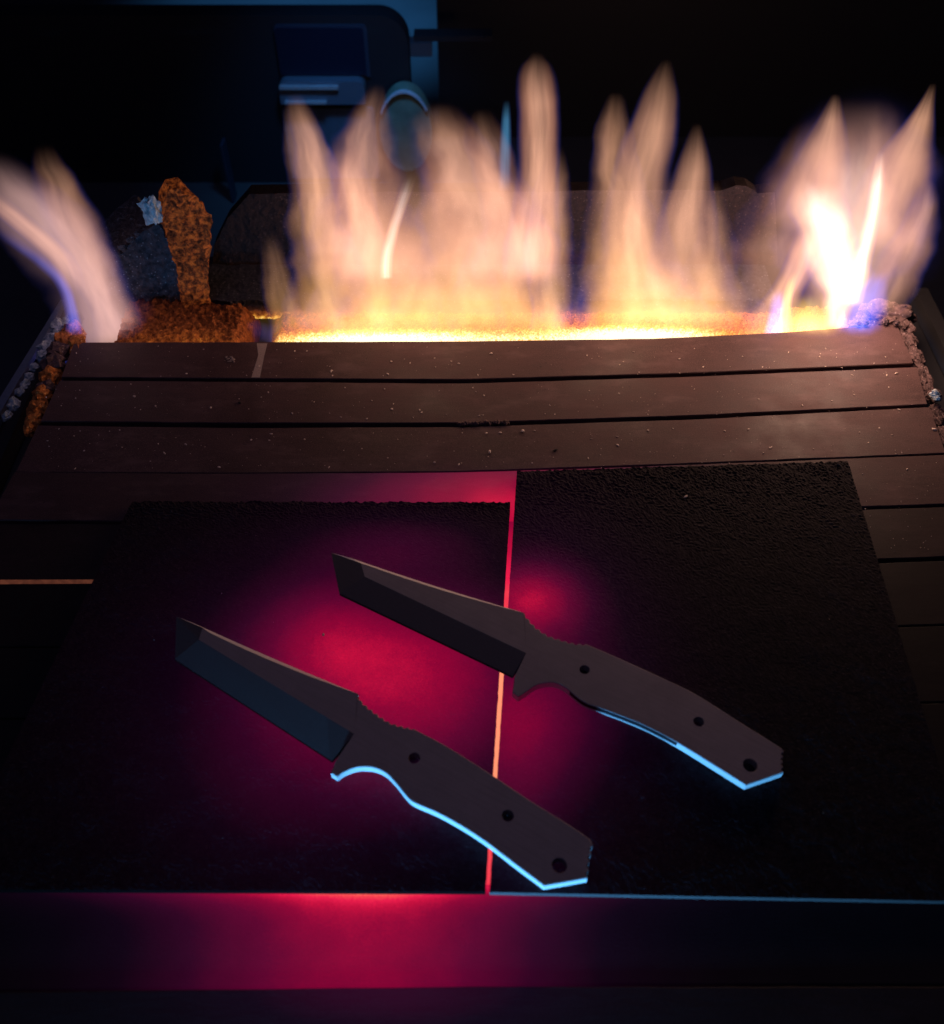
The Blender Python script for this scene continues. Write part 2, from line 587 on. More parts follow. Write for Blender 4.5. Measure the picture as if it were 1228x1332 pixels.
def smooth_poly(pts, sub=5):
    """Catmull-Rom through an open px polyline"""
    out = []
    n = len(pts)
    for i in range(n - 1):
        p0, p1, p2, p3 = pts[max(0, i - 1)], pts[i], pts[i + 1], pts[min(n - 1, i + 2)]
        for s in range(sub):
            t = s / sub
            out.append(tuple(0.5 * (2 * p1[c] + (p2[c] - p0[c]) * t + (2 * p0[c] - 5 * p1[c] + 4 * p2[c] - p3[c]) * t * t
                                    + (3 * p1[c] - p0[c] - 3 * p2[c] + p3[c]) * t ** 3) for c in (0, 1)))
    out.append(pts[-1])
    return out


def jimp(pts, teeth, depth):
    """little square-ish notches along an open px polyline"""
    sm = smooth_poly(pts, 8)
    L = [0]
    for a, b in zip(sm, sm[1:]):
        L.append(L[-1] + math.dist(a, b))
    out = []
    n = teeth * 4
    for i in range(n + 1):
        s = L[-1] * i / n
        j = max(q for q in range(len(L)) if L[q] <= s + 1e-9)
        j = min(j, len(sm) - 2)
        t = (s - L[j]) / max(1e-9, L[j + 1] - L[j])
        x = sm[j][0] + (sm[j + 1][0] - sm[j][0]) * t
        y_ = sm[j][1] + (sm[j + 1][1] - sm[j][1]) * t
        dx, dy = sm[j + 1][0] - sm[j][0], sm[j + 1][1] - sm[j][1]
        l = math.hypot(dx, dy)
        d = depth if i % 4 in (1, 2) else 0
        out.append((x - dy / l * d, y_ + dx / l * d))
    return out


def hole_pts(c, r, n=20):
    o = P(c[0], c[1], ZT)
    return [Vector((o.x + r * math.cos(2 * math.pi * i / n), o.y + r * math.sin(2 * math.pi * i / n), ZT)) for i in range(n)]


def make_knife(K, label):
    tip = P(*K['tip'], ZM)
    heel = P(*K['heel'], ZM)           # lower corner of the tanto point
    edge_end = P(*K['edge_end'], ZM)
    plunge = P(*K['plunge'], ZT)
    inner = P(*K['inner'], ZT)         # corner between the two ground faces
    inner_up = P(*K['inner_up'], ZT)   # where the flat meets the spine chamfer near the tip
    spine_end = P(*K['spine_end'], ZT)
    base = (tip + P(*K['pommel'], ZB)) / 2
    root = empty('knife', (base.x, base.y, ZB))
    tag(root, label, 'knife', 'unfinished knife blanks on the plates')
    W = wloc(root)

    # --- blade: flat, ground bevels, spine chamfer, mirrored below
    sw = []
    ns = 10
    for i in range(ns + 1):           # spine outline from tip to shoulder, and the chamfer's inner line
        t = i / ns
        o_ = P(K['tip'][0] + (K['spine_end'][0] - K['tip'][0]) * t, K['tip'][1] + (K['spine_end'][1] - K['tip'][1]) * t, ZT)
        sw.append(o_)
    bm = bmesh.new()

    def tri(layer_z):
        pass

    def add(side):
        """side=1 top, -1 bottom"""
        def z(v, zz):
            return bm.verts.new((v.x, v.y, ZB + TK / 2 + side * (zz - ZB - TK / 2)))
        tipv = z(sw[0], ZM)
        heelv = z(heel, ZM)
        edgev = z(edge_end, ZM)
        plv = z(plunge, ZT)
        inv = z(inner, ZT)
        iuv = z(inner_up, ZT)
        # spine outer line at chamfer depth, inner line at full height
        outer, innr = [], []
        for i, q in enumerate(sw):
            t = i / ns
            wch = 0.0024 * max(0.0, math.sin(math.pi * (0.06 + 0.94 * t))) ** 0.9 + 0.00002
            drop = 0.0017 * max(0.0, math.sin(math.pi * (0.06 + 0.94 * t))) + 0.00002
            dirn = (sw[-1] - sw[0]).normalized()
            nrm = Vector((dirn.y, -dirn.x, 0))
            q2 = q + nrm * wch
            if i == 0:
                continue
            outer.append(z(q, ZT - drop))
            innr.append(z(q2, ZT))
        fsx = []
        fsx.append((bm.faces.new([tipv, iuv, inv, heelv]), 1))
        fsx.append((bm.faces.new([inv, plv, edgev, heelv]), 1))
        shoulder = innr[-1]
        flat = [iuv] + [v for v, q in zip(innr, sw[1:]) if (q - sw[0]).length > (inner_up - sw[0]).length * 1.05]
        flat += [plv, inv]
        f0 = bm.faces.new(flat)
        fsx.append((f0, 0))
        keep = [v for v in flat[1:-2]]
        k0 = len(innr) - len(keep)
        fsx.append((bm.faces.new([tipv] + outer[:k0 + 1] + [innr[k0], iuv]), 2))
        for a in range(k0, len(innr) - 1):
            fsx.append((bm.faces.new([outer[a], outer[a + 1], innr[a + 1], innr[a]]), 2))
        # plunge wall
        for f, m_ in fsx:
            f.material_index = m_
        return tipv, heelv, edgev, plv, outer, shoulder

    A = add(1)
    B = add(-1)
    bmesh.ops.remove_doubles(bm, verts=bm.verts, dist=1e-6)
    # spine wall between top and bottom chamfers
    bm.verts.ensure_lookup_table()
    oa = [v for v in A[4] if v.is_valid]
    ob = [v for v in B[4] if v.is_valid]
    tipv = min(bm.verts, key=lambda v: (Vector((v.co.x, v.co.y)) - Vector((sw[0].x, sw[0].y))).length)
    try:
        f = bm.faces.new([tipv, ob[0], oa[0]])
        f.material_index = 2
        for a in range(len(oa) - 1):
            f = bm.faces.new([oa[a], ob[a], ob[a + 1], oa[a + 1]])
            f.material_index = 2
    except ValueError:
        pass
    bm_obj('blade', bm, [M_SCALE, M_BEVEL, M_BRIGHT], root)

    # --- tang: outline with a thin chamfer, three bored holes, bright ground walls
    outline = []          # (px, wall material)
    def put(pts, mat_):
        for q in pts:
            if not outline or math.dist(outline[-1][0], q) > 0.15:
                outline.append((q, mat_))
    put([K['plunge'], K['edge_top']], 1)
    put(K['guard'], 1)
    put(smooth_poly(K['belly'], 6), 1)
    put([K['pommel_corner']], 1)
    put(jimp(K['pommel_jimp'], 4, -2.4), 0)
    put(smooth_poly(K['back'], 4), 0)
    put(jimp(K['jimp'], K['teeth'], -1.8), 0)
    if math.dist(outline[0][0], outline[-1][0]) < 0.5:
        outline.pop()
    n = len(outline)
    OW = [P(q[0], q[1], ZT) for q, _ in outline]
    area = sum(OW[i].x * OW[(i + 1) % n].y - OW[(i + 1) % n].x * OW[i].y for i in range(n))
    sgn = 1 if area > 0 else -1
    c = 0.00035
    ins = []
    for i in range(n):
        d = OW[(i + 1) % n] - OW[i - 1]
        d.normalize()
        ins.append(OW[i] + Vector((-d.y, d.x, 0)) * c * sgn)
    ins[0], ins[-1] = OW[0].copy(), OW[-1].copy()   # flush where the blade goes on
    holes = [hole_pts(h, r) for h, r in K['holes']]
    bm = bmesh.new()
    rings = []
    for zz, src in ((ZT, ins), (ZT - c, OW), (ZB + 0.0019, OW), (ZB + c, OW), (ZB, ins)):
        rings.append([bm.verts.new((v.x, v.y, (ZT if zz > ZB + TK / 2 else ZB) if qi in (0, n - 1) and zz in (ZT - c, ZB + c) else zz)) for qi, v in enumerate(src)])
    hr = []
    for h in holes:
        hc = sum(h, Vector()) / len(h)
        grow = [hc + (v - hc) * 1.07 for v in h]
        hr.append([[bm.verts.new((v.x, v.y, zz)) for v in src] for zz, src in ((ZT, grow), (ZT - 0.0004, h), (ZB + 0.0004, h), (ZB, grow))])
    for top in (0, 3):
        es = []
        for ring in [rings[0 if top == 0 else 4]] + [r_[top] for r_ in hr]:
            for i in range(len(ring)):
                es.append(bm.edges.new((ring[i], ring[(i + 1) % len(ring)])))
        res = bmesh.ops.triangle_fill(bm, edges=es, use_beauty=True)
        for g in res['geom']:
            if isinstance(g, bmesh.types.BMFace):
                g.material_index = 0
    for a in range(4):
        for i in range(n):
            j = (i + 1) % n
            f = bm.faces.new([rings[a][i], rings[a][j], rings[a + 1][j], rings[a + 1][i]])
            m_ = outline[i][1]
            if a == 0 or (a == 1 and 'shade_band' in K and K['shade_band'][0] < outline[i][0][0] < K['shade_band'][1] and m_):
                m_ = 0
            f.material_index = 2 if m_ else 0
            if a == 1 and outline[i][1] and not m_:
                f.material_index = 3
    for r_ in hr:
        for a in range(3):
            m = len(r_[a])
            for i in range(m):
                j = (i + 1) % m
                f = bm.faces.new([r_[a][i], r_[a][j], r_[a + 1][j], r_[a + 1][i]])
                f.material_index = 0
    bm_obj('tang', bm, [M_SCALE, M_BEVEL, M_BRIGHT, M_EDGESHADE], root)
    return root


KN1 = dict(tip=(228.5, 799.5), heel=(227.5, 857.5), edge_end=(432, 990), plunge=(460.6, 954.6), edge_top=(436, 990), inner=(258.6, 832), inner_up=(263.5, 816.5),
           spine_end=(465.8, 902.5), pommel=(770, 1145),
           guard=[(434, 997), (430, 1005.5), (438.5, 1010.5)],
           belly=[(438.5, 1010.5), (448.9, 1003.5), (465, 998), (484.7, 998.4), (501, 1005), (514, 1017.5), (530.3, 1037.5), (541.7, 1045.5),
                  (569.4, 1057.5), (602, 1075.5), (634.5, 1097), (670.4, 1124.5), (707.8, 1152.5)],
           pommel_corner=(763.8, 1142.7), pommel_jimp=[(764.5, 1141), (767, 1120), (771.3, 1098.7)],
           back=[(771.3, 1098.7), (766.4, 1090.8), (745.3, 1075.9), (693.2, 1043.3), (644.3, 1010.7), (628, 1000), (580, 970), (540, 948.9)],
           jimp=[(538, 947.5), (520, 943.6), (507.5, 939.3), (491.9, 929.8), (471, 912.6), (466.2, 903)], teeth=10,
           holes=[((538.8, 986), 0.0027), ((660.6, 1061), 0.0027), ((727.7, 1125.7), 0.0033)])
KN2 = dict(shade_band=(740, 879), tip=(430.5, 716.5), heel=(441.5, 772), edge_end=(667, 880), plunge=(684.5, 849.4), edge_top=(669, 880), inner=(474.5, 750), inner_up=(469.6, 732.7),
           spine_end=(681.3, 797), pommel=(1018, 1000),
           guard=[(669, 885), (666.5, 900), (674.2, 906.5)],
           belly=[(674.2, 906.5), (685, 899.5), (698.6, 890.7), (718.2, 887.5), (734.5, 893.5), (747.5, 904.5), (762, 914.5), (786.6, 923.3), (835.4, 942.5),
                  (881, 966), (933, 998), (970.6, 1021.5)],
           pommel_corner=(1019.3, 1004.8), pommel_jimp=[(1019.3, 1003.5), (1018.5, 990), (1019.5, 977)],
           back=[(1019.5, 977), (1012, 970), (965.7, 941), (907, 903.8), (870, 885.5), (835.4, 869.6), (800, 853.5), (763.8, 838)],
           jimp=[(762, 837.3), (747.5, 836.5), (728, 831.3), (711.7, 825.4), (695, 813.5), (681.8, 797.6)], teeth=10,
           holes=[((760.5, 871), 0.0025), ((909, 938.6), 0.0025), ((976, 995.3), 0.0033)])
make_knife(KN1, 'front tanto knife blank with its bright blue lower edge lit from guard to pommel')
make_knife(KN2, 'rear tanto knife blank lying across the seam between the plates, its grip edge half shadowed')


# ------------------------------------------------------------------ lumps
def lump(name, c, r, mat, parent=None, seed=0, rough=0.35, sub=4, scale=None):
    bm = bmesh.new()
    bmesh.ops.create_icosphere(bm, subdivisions=sub, radius=1.0)
    s = scale or (1, 1, 1)
    for v in bm.verts:
        d = v.co.normalized()
        n = fbm((d.x + seed, d.y, d.z + seed * 2), 1.6, 5) * rough + rough * 0.3 * fbm((d.x, d.y + seed, d.z), 7, 3)
        v.co = Vector((d.x * s[0], d.y * s[1], d.z * s[2])) * r * (1 + n)
        v.co += Vector(c)
    return bm_obj(name, bm, mat, parent, None if parent is not None else (c[0], c[1], c[2] - r * s[2] * 0.8))


def prism_px(name, pts, Yf, depth, mat, parent, dx=0.0, seg=26, rough=0.002, seed=0.0, scale=180, zdrop=0.0):
    """solid with a px outline on the vertical plane Yf, pushed back by depth, its face crumbled"""
    w = [V(q[0], q[1], Yf) for q in pts]
    # resample the outline finely
    ring = []
    for a, b in zip(w, w[1:] + w[:1]):
        m = max(1, int((b - a).length / 0.0018))
        for i in range(m):
            ring.append(a + (b - a) * (i / m))
    c = sum(ring, Vector()) / len(ring)
    bm = bmesh.new()
    def disp(q, amt=1.0):
        n = fbm((q.x + seed, q.y, q.z), scale, 5)
        n2 = fbm((q.x, q.y + seed + 3, q.z), scale * 0.35, 4)
        return Vector((n * rough * 0.6, (n + n2 * 0.8) * rough * amt, n2 * rough * 0.6))
    n = len(ring)
    pts2 = [Vector((q.x, q.z)) for q in ring]
    x0, x1 = min(p.x for p in pts2), max(p.x for p in pts2)
    z0, z1 = min(p.y for p in pts2), max(p.y for p in pts2)
    st = 0.0016
    inner = []
    rr = random.Random(int(seed * 10))
    for a in range(int((x1 - x0) / st)):
        for b in range(int((z1 - z0) / st)):
            p = Vector((x0 + (a + 0.5 + rr.uniform(-.3, .3)) * st, z0 + (b + 0.5 + rr.uniform(-.3, .3)) * st))
            ins_ = False
            for u, v in zip(pts2, pts2[1:] + pts2[:1]):
                if (u.y > p.y) != (v.y > p.y) and p.x < (v.x - u.x) * (p.y - u.y) / (v.y - u.y) + u.x:
                    ins_ = not ins_
            if ins_ and min((p - u).length for u in pts2) > st * 0.6:
                inner.append(p)
    vo, eo, fo, _, _, _ = delaunay_2d_cdt(pts2 + inner, [(q, (q + 1) % n) for q in range(n)], [], 1, 1e-7)
    bvs = []
    for p in vo:
        q = Vector((p.x, Yf, p.y))
        bvs.append(bm.verts.new(q + disp(q)))
    for f in fo:
        bm.faces.new([bvs[q] for q in f])
    front_ring = bvs[:n]
    layers = [front_ring]
    prev = layers[0]
    nd = max(2, int(depth / 0.004))
    for s in range(1, nd + 1):
        t = s / nd
        cur = []
        for q in ring:
            q2 = q + Vector((dx * t, depth * t, -zdrop * t))
            cur.append(bm.verts.new(q2 + disp(q2) * (1 if s < nd else 0)))
        for i in range(n):
            bm.faces.new([prev[(i + 1) % n], prev[i], cur[i], cur[(i + 1) % n]])
        prev = cur
    bm.faces.new(prev)
    return bm_obj(name, bm, mat, parent)


def box(name, x0, x1, y0, y1, z0, z1, mat, parent=None, origin=None):
    vs = [(x, y_, z) for z in (z0, z1) for y_ in (y0, y1) for x in (x0, x1)]
    fs = [(0, 2, 3, 1), (4, 5, 7, 6), (0, 1, 5, 4), (2, 6, 7, 3), (0, 4, 6, 2), (1, 3, 7, 5)]
    return mesh_obj(name, vs, fs, mat, parent, origin)


def grid_bed(name, x0, x1, y0, y1, zf, mat, parent, step=0.0012, rough=0.002, seed=0, scale=300):
    nx, ny = int((x1 - x0) / step), int((y1 - y0) / step)
    vs, fs = [], []
    for j in range(ny + 1):
        for i in range(nx + 1):
            x, y_ = x0 + (x1 - x0) * i / nx, y0 + (y1 - y0) * j / ny
            z = zf(i / nx, j / ny) + rough * fbm((x + seed, y_, 0), scale, 5)
            vs.append((x, y_, z))
    W = nx + 1
    for j in range(ny):
        for i in range(nx):
            a = j * W + i
            fs.append((a, a + 1, a + W + 1, a + W))
    nb_ = len(vs)
    loop = [i for i in range(W)] + [j * W + nx for j in range(1, ny + 1)] + [ny * W + i for i in range(nx - 1, -1, -1)] + [j * W for j in range(ny - 1, 0, -1)]
    for a in loop:
        vs.append((vs[a][0], vs[a][1], -0.06))
    n = len(loop)
    for q in range(n):
        a, b = loop[q], loop[(q + 1) % n]
        fs.append((b, a, nb_ + q, nb_ + (q + 1) % n))
    return mesh_obj(name, vs, fs, mat, parent)


# ------------------------------------------------------------------ forge body
forge = empty('forge', (0, 0.33, FLOOR_Z))
tag(forge, 'forge with crumbling firebrick rear wall and rusty broken insulation around the burner slot', 'forge')
Y_L = P(625, 392).y       # front of the ledge
Y_W = P(625, 345).y       # foot of the back wall
Y_B = P(625, 444).y       # rear edge of the bars

# glowing crumbs in the slot
def ember_mat(name, spots, rampstops, base_a, base_b, gs=520, g0=0.3):
    k = NT(name)
    pos = k.pos()
    n1 = k.noise(pos, gs, 5, 0.7)
    v = k.vor(pos, 520).outputs['Distance']
    T = heat_sum(k, pos, spots)
    gran = k.mapr(n1, 0.38, 0.64, g0, 1.2)
    T = k.m('MULTIPLY', T, gran)
    sp = k.mapr(v, 0.08, 0.22, 0.35, 0.0)
    T = k.m('ADD', T, k.m('MULTIPLY', sp, T))
    e = k.ramp(k.m('DIVIDE', T, 2.0, clamp=True), rampstops)
    base = k.mix(k.mapr(n1, 0.35, 0.68, 0, 1), base_a, base_b)
    return k.principled(base, 0.9, 0, k.bump(n1, 0.8, 0.0015), e, 1.0, 0.2)


EMB = [(0, (0, 0, 0)), (0.10, (0.03, 0.006, 0.002)), (0.25, (0.16, 0.035, 0.006)), (0.42, (0.5, 0.17, 0.02)), (0.6, (0.95, 0.5, 0.08)),
       (0.8, (1.3, 0.95, 0.35)), (1.0, (1.6, 1.4, 0.9))]
spE = [(P(490, 424), 0.090, 0.0105, 2.3), (P(835, 420), 0.065, 0.0115, 2.6), (P(670, 424), 0.15, 0.017, 0.7), (P(1050, 412), 0.03, 0.015, 1.2)]
M_EMBER = ember_mat('glowing_crumbs', spE, EMB, (0.16, 0.05, 0.015), (0.5, 0.2, 0.05), 700, 0.65)
spR = [(P(270, 445), 0.045, 0.022, 0.45), (P(180, 445), 0.05, 0.03, 0.32)]
M_EMBER_L = ember_mat('rusty_crumbs', spR, EMB, (0.07, 0.018, 0.006), (0.32, 0.10, 0.025), 320)
x_n0, x_n1 = P(318, 430).x, P(342, 430).x
grid_bed('crumb_bed', P(150, 430).x, x_n0, Y_B - 0.004, Y_L + 0.012, lambda u, v: -0.006 + 0.004 * v - 0.012 * max(0, u - 0.93) / 0.07, M_EMBER_L, forge, rough=0.0035, seed=1, scale=260)
grid_bed('ember_bed', x_n1, P(1120, 430).x, Y_B - 0.004, Y_L + 0.006, lambda u, v: -0.016 + 0.006 * v - 0.012 * max(0, 0.02 - u) / 0.02, M_EMBER, forge, step=0.0016, rough=0.003, seed=2, scale=260)

M_STUB = ember_mat('flame_lit_insulation', [(V(250, 330, Y_L), 0.05, 0.1, 0.42)], EMB, (0.03, 0.008, 0.003), (0.22, 0.058, 0.012), 240, 0.12)  # glow added in place of flame light falling on the insulation

# ledge with glowing lower lip
k = NT('ledge_refractory')
pos = k.pos()
n1 = k.noise(pos, 300, 6, 0.65)
v = k.vor(pos, 260).outputs['Distance']
base = k.mix(k.mapr(n1, 0.35, 0.68, 0, 1), (0.010, 0.011, 0.016), (0.032, 0.033, 0.045))
base = k.mix(k.mapr(v, 0.08, 0.15, 0.7, 0), base, (0.17, 0.16, 0.19))
sx = k.n('ShaderNodeSeparateXYZ')
k.l(pos, sx.inputs[0])
lip = k.mapr(sx.outputs[2], -0.003, -0.017, 0.0, 1.0)
T = k.m('MULTIPLY', k.m('POWER', lip, 1.6), k.mapr(n1, 0.35, 0.65, 0.35, 1.0))
e = k.ramp(T, EMB)
M_LEDGE = k.principled(base, 0.9, 0, k.bump(n1, 0.7, 0.0015), e, 1.0, 0.25)
grid_bed_l = prism_px('ledge', [(246, 391), (1010, 391), (1010, 414), (240, 414)], Y_L, Y_W - Y_L + 0.01, M_LEDGE, forge, rough=0.0012, seed=4, scale=240)

# back wall: two long bricks with a broken left end
prism_px('back_wall', [(276, 345), (279, 318), (296, 284), (324, 252), (420, 250.5), (560, 250), (700, 249), (860, 247), (940, 247), (958, 241), (972, 243), (985, 252), (1008, 250), (1012, 345)],
         Y_W, 0.012, M_BRICK, forge, rough=0.0007, seed=7, scale=200)
# rusty column of torn insulation, with its dark side block
prism_px('insulation_stub', [(213, 262), (222, 246), (238, 243), (256, 262), (277, 292), (274, 320), (271, 350), (273, 396), (240, 400), (236, 372), (230, 345), (222, 318), (213, 290)],
         Y_L - 0.002, 0.012, M_STUB, forge, dx=-0.006, rough=0.0030, seed=11, scale=230)
prism_px('side_block', [(146, 340), (176, 310), (205, 288), (214, 300), (222, 322), (231, 350), (236, 392), (196, 404), (160, 408), (140, 380)],
         Y_L + 0.004, 0.05, M_GREY, forge, dx=-0.03, rough=0.0022, seed=13, scale=160, zdrop=0.01)
q = V(197, 274, Y_L - 0.004)
lump('chipped_corner', q, 0.0062, M_CRUST, forge, seed=3, rough=0.5, scale=(1.0, 0.7, 1.5))
for (a, b, r_) in ((152, 331, 0.0028), (160, 322, 0.003), (170, 312, 0.0028), (178, 304, 0.0022)):
    lump('mortar_crumb', V(a, b, Y_L), r_ * 0.8, M_GREY, forge, seed=a, rough=0.5, sub=3, scale=(1.3, 0.8, 1))

# crumbled edge along the left ends of the bars
for i, (a, b, r_, mt) in enumerate([(98, 414, 0.0055, M_GREY), (88, 418, 0.004, M_CRUST), (78, 426, 0.006, M_CRUST), (69, 440, 0.0055, M_CRUST), (61, 452, 0.0055, M_CRUST), (56, 463, 0.0042, M_CRUST),
                                    (44, 478, 0.003, M_CRUST), (38, 490, 0.003, M_CRUST), (33, 500, 0.0032, M_CRUST), (26, 510, 0.003, M_CRUST), (18, 526, 0.0042, M_CRUST), (9, 541, 0.003, M_CRUST),
                                    (93, 433, 0.0075, M_RUST), (84, 443, 0.007, M_RUST), (76, 458, 0.0085, M_LUMP), (70, 475, 0.008, M_LUMP), (66, 490, 0.007, M_RUST), (60, 505, 0.006, M_LUMP),
                                    (56, 515, 0.006, M_RUST), (50, 532, 0.0062, M_RUST), (44, 548, 0.006, M_RUST), (39, 560, 0.004, M_RUST), (100, 448, 0.007, M_RUST)]):
    lump('edge_crumb', P(a, b, -0.004), r_, mt, forge, seed=i * 1.7 + 1, rough=0.45, sub=3, scale=(1.0, 1.25, 0.8))
# angle iron along the left side
a, b = P(82, 390, -0.012), P(-20, 560, -0.012)
d = (b - a).normalized()
nrm = Vector((d.y, -d.x, 0)) * 0.0034
vs = []
for q in (a, b):
    for s in (-1, 1):
        for z in (-0.016, -0.012):
            t = q + nrm * s * (0.55 if q is a else 1.0)
            vs.append((t.x, t.y, z))
mesh_obj('side_rail', vs, [(0, 1, 3, 2), (4, 6, 7, 5), (0, 4, 5, 1), (2, 3, 7, 6), (1, 5, 7, 3), (0, 2, 6, 4)], M_RAIL, forge)
# crumbled refractory at the right rear corner and down the right side
for i, (a, b, r_, s) in enumerate([(1150, 415, 0.017, (1.2, 0.8, 0.7)), (1128, 424, 0.008, (1.5, 0.7, 0.6)), (1172, 428, 0.010, (0.9, 1.2, 0.7)), (1180, 446, 0.008, (0.8, 1.3, 0.7)), (1190, 466, 0.008, (0.7, 1.5, 0.7)),
                                   (1200, 490, 0.007, (0.7, 1.6, 0.7)), (1208, 512, 0.006, (0.7, 1.6, 0.7)), (1216, 514, 0.004, (1, 1, 1)), (1220, 540, 0.006, (0.7, 1.6, 0.7)), (1232, 570, 0.006, (0.7, 1.8, 0.7))]):
    lump('corner_crumb', P(a, b, -0.006), r_, M_LUMP, forge, seed=i * 2.3 + 40, rough=0.4, sub=4, scale=s)
for i, (a, b, r_) in enumerate([(1118, 421, 0.0016), (1127, 420, 0.002), (1152, 418, 0.0022), (1166, 420, 0.002), (1216, 513, 0.003), (1219, 518, 0.002)]):
    lump('corner_crumb', P(a, b, 0.003), r_, M_CRUST if i > 3 else M_LUMP, forge, seed=i * 2.3 + 70, rough=0.5, sub=3)
# steel casing below the bars
box('side_wall', -0.318, -0.308, 0.05, 0.62, FLOOR_Z, -0.022, M_BLACK, forge)
box('side_wall', 0.345, 0.355, 0.05, 0.62, FLOOR_Z, -0.022, M_BLACK, forge)
box('front_wall', -0.308, 0.345, 0.05, 0.06, FLOOR_Z, -0.016, M_BLACK, forge)
box('hearth_slab', -0.307, 0.344, 0.062, 0.668, -0.09, -0.035, M_BLACK, forge)
# the hot seam seen between two bars at the left
kk = NT('hot_seam')
_n = kk.noise(kk.pos(), 300, 3)
M_SEAM = kk.principled((0.2, 0.08, 0.04), 0.9, 0, None, kk.ramp(_n, [(0.3, (0.04, 0.011, 0.006)), (0.7, (0.12, 0.034, 0.017))]), 1.0)
sa, sb = P(-50, 758, -0.001), P(131, 757.5, -0.001)
mesh_obj('hot_seam', [(sa.x, sa.y - 0.0012, -0.002), (sb.x, sb.y - 0.0012, -0.002), (sb.x, sb.y + 0.0016, -0.0005), (sa.x, sa.y + 0.0016, -0.0005),
                      (sa.x, sa.y - 0.0012, -0.006), (sb.x, sb.y - 0.0012, -0.006), (sb.x, sb.y + 0.0016, -0.006), (sa.x, sa.y + 0.0016, -0.006)],
         [(0, 1, 2, 3), (4, 7, 6, 5), (0, 4, 5, 1), (2, 6, 7, 3), (0, 3, 7, 4), (1, 5, 6, 2)], M_SEAM, forge)

# ------------------------------------------------------------------ dust and crumbs on the bars and plates
bm = bmesh.new()
def chip(bm, c, r, flat=0.5, seed=0):
    rr = random.Random(seed)
    res = bmesh.ops.create_icosphere(bm, subdivisions=1, radius=1.0)
    ang = rr.uniform(0, 6.28)
    ca, sa_ = math.cos(ang), math.sin(ang)
    sx_, sy_ = rr.uniform(0.6, 1.6), rr.uniform(0.5, 1.0)
    for v in res['verts']:
        k_ = 1 + rr.uniform(-0.3, 0.3)
        x, y_, z = v.co.x * sx_ * k_, v.co.y * sy_ * k_, v.co.z * flat
        v.co = Vector((c[0] + (x * ca - y_ * sa_) * r, c[1] + (x * sa_ + y_ * ca) * r, c[2] + (z + flat * 0.6) * r))
for i in range(650):
    px, py = random.uniform(60, 1190), 446 + 165 * random.random() ** 0.9
    g = P(px, py)
    if abs(py - 495) < 5 or abs(py - 551) < 6 - (px > 600) * 0: continue
    r_ = 0.00020 + 0.0007 * random.random() ** 4
    chip(bm, (g.x, g.y, 0.0), r_, 0.5, i)
for i in range(60):
    px, py = random.uniform(1120, 1220), random.uniform(600, 720)
    g = P(px, py)
    chip(bm, (g.x, g.y, 0.0), 0.00018 + 0.0003 * random.random() ** 4, 0.5, i + 900)
for i in range(70):
    px, py = random.uniform(190, 1090), random.uniform(665, 1140)
    if 400 < px < 1020 and 790 < py < 1150: continue
    g = P(px, py, TP)
    chip(bm, (g.x, g.y, TP), 0.00012 + 0.0002 * random.random() ** 4, 0.5, i + 1900)
dust = bm_obj('dust_specks', bm, M_DUST, None, (0, 0.45, 0))
tag(dust, 'pale dust specks scattered over the brown bars beside the flames', 'dust', kind='stuff')

crumbs = [((680, 561), 0.0016, M_DUST, 'pale crumb near the middle of the third bar, just below the fibre tuft'),
          ((637, 588), 0.0014, M_DUST, 'pale crumb on the third bar above the top corner of the glowing gap'),
          ((420.5, 826), 0.0011, M_DUST, 'tiny pale flake on the crimson glow of the left plate'),
          ((892, 646), 0.0010, M_DUST, 'tiny pale flake on the coarse right plate'),
          ((312, 524), 0.0013, M_CHIP_DARK, 'dark chip on the second bar, left of the middle'),
          ((722, 586), 0.0014, M_CHIP_DARK, 'dark chip on the third bar beside the right plate'),
          ((1215, 559), 0.0014, M_DUST, 'pale crumb at the right end of the third bar'),
          ((1166, 486), 0.0011, M_DUST, 'pale crumb at the right end of the second bar')]
for i, (q, r_, mt, lb) in enumerate(crumbs):
    z = TP if q[1] > 640 else 0.0
    g = P(q[0], q[1], z)
    bm = bmesh.new()
    chip(bm, (g.x, g.y, z), r_, 0.5, i + 50)
    tag(bm_obj('crumb', bm, mt, None, (g.x, g.y, z)), lb, 'crumb', 'loose crumbs on the forge top')
# curled flake on the first bar
bm = bmesh.new()
for i, (dx, dy, rr_) in enumerate([(0, 0, .0016), (.0022, .0012, .0013), (.0032, -.001, .0018), (.0012, -.0026, .0012), (.0044, -.003, .001), (-.0016, .0018, .001)]):
    g = P(297, 467)
    chip(bm, (g.x + dx, g.y + dy, 0), rr_, 0.3, 300 + i)
g = P(299, 467.5)
tag(bm_obj('ash_flake', bm, simple('grey_ash', (0.22, 0.18, 0.17), 0.95), None, (g.x, g.y, 0)), 'broken grey ash flake on the bar beside the flames', 'ash flake')
# fibre tuft in the second gap
bm = bmesh.new()
for i in range(16):
    g = P(598 + i * 4.2, 551.5 - 0.1 * i)
    chip(bm, (g.x, g.y + random.uniform(-0.0005, 0.0005), -0.0012), random.uniform(0.0017, 0.0026), 0.9, 400 + i)
g = P(630, 551)
tag(bm_obj('fibre_tuft', bm, M_LUMP, None, (g.x, g.y, -0.001)), 'brown fibre tuft plugging the gap between second and third bars', 'fibre tuft')

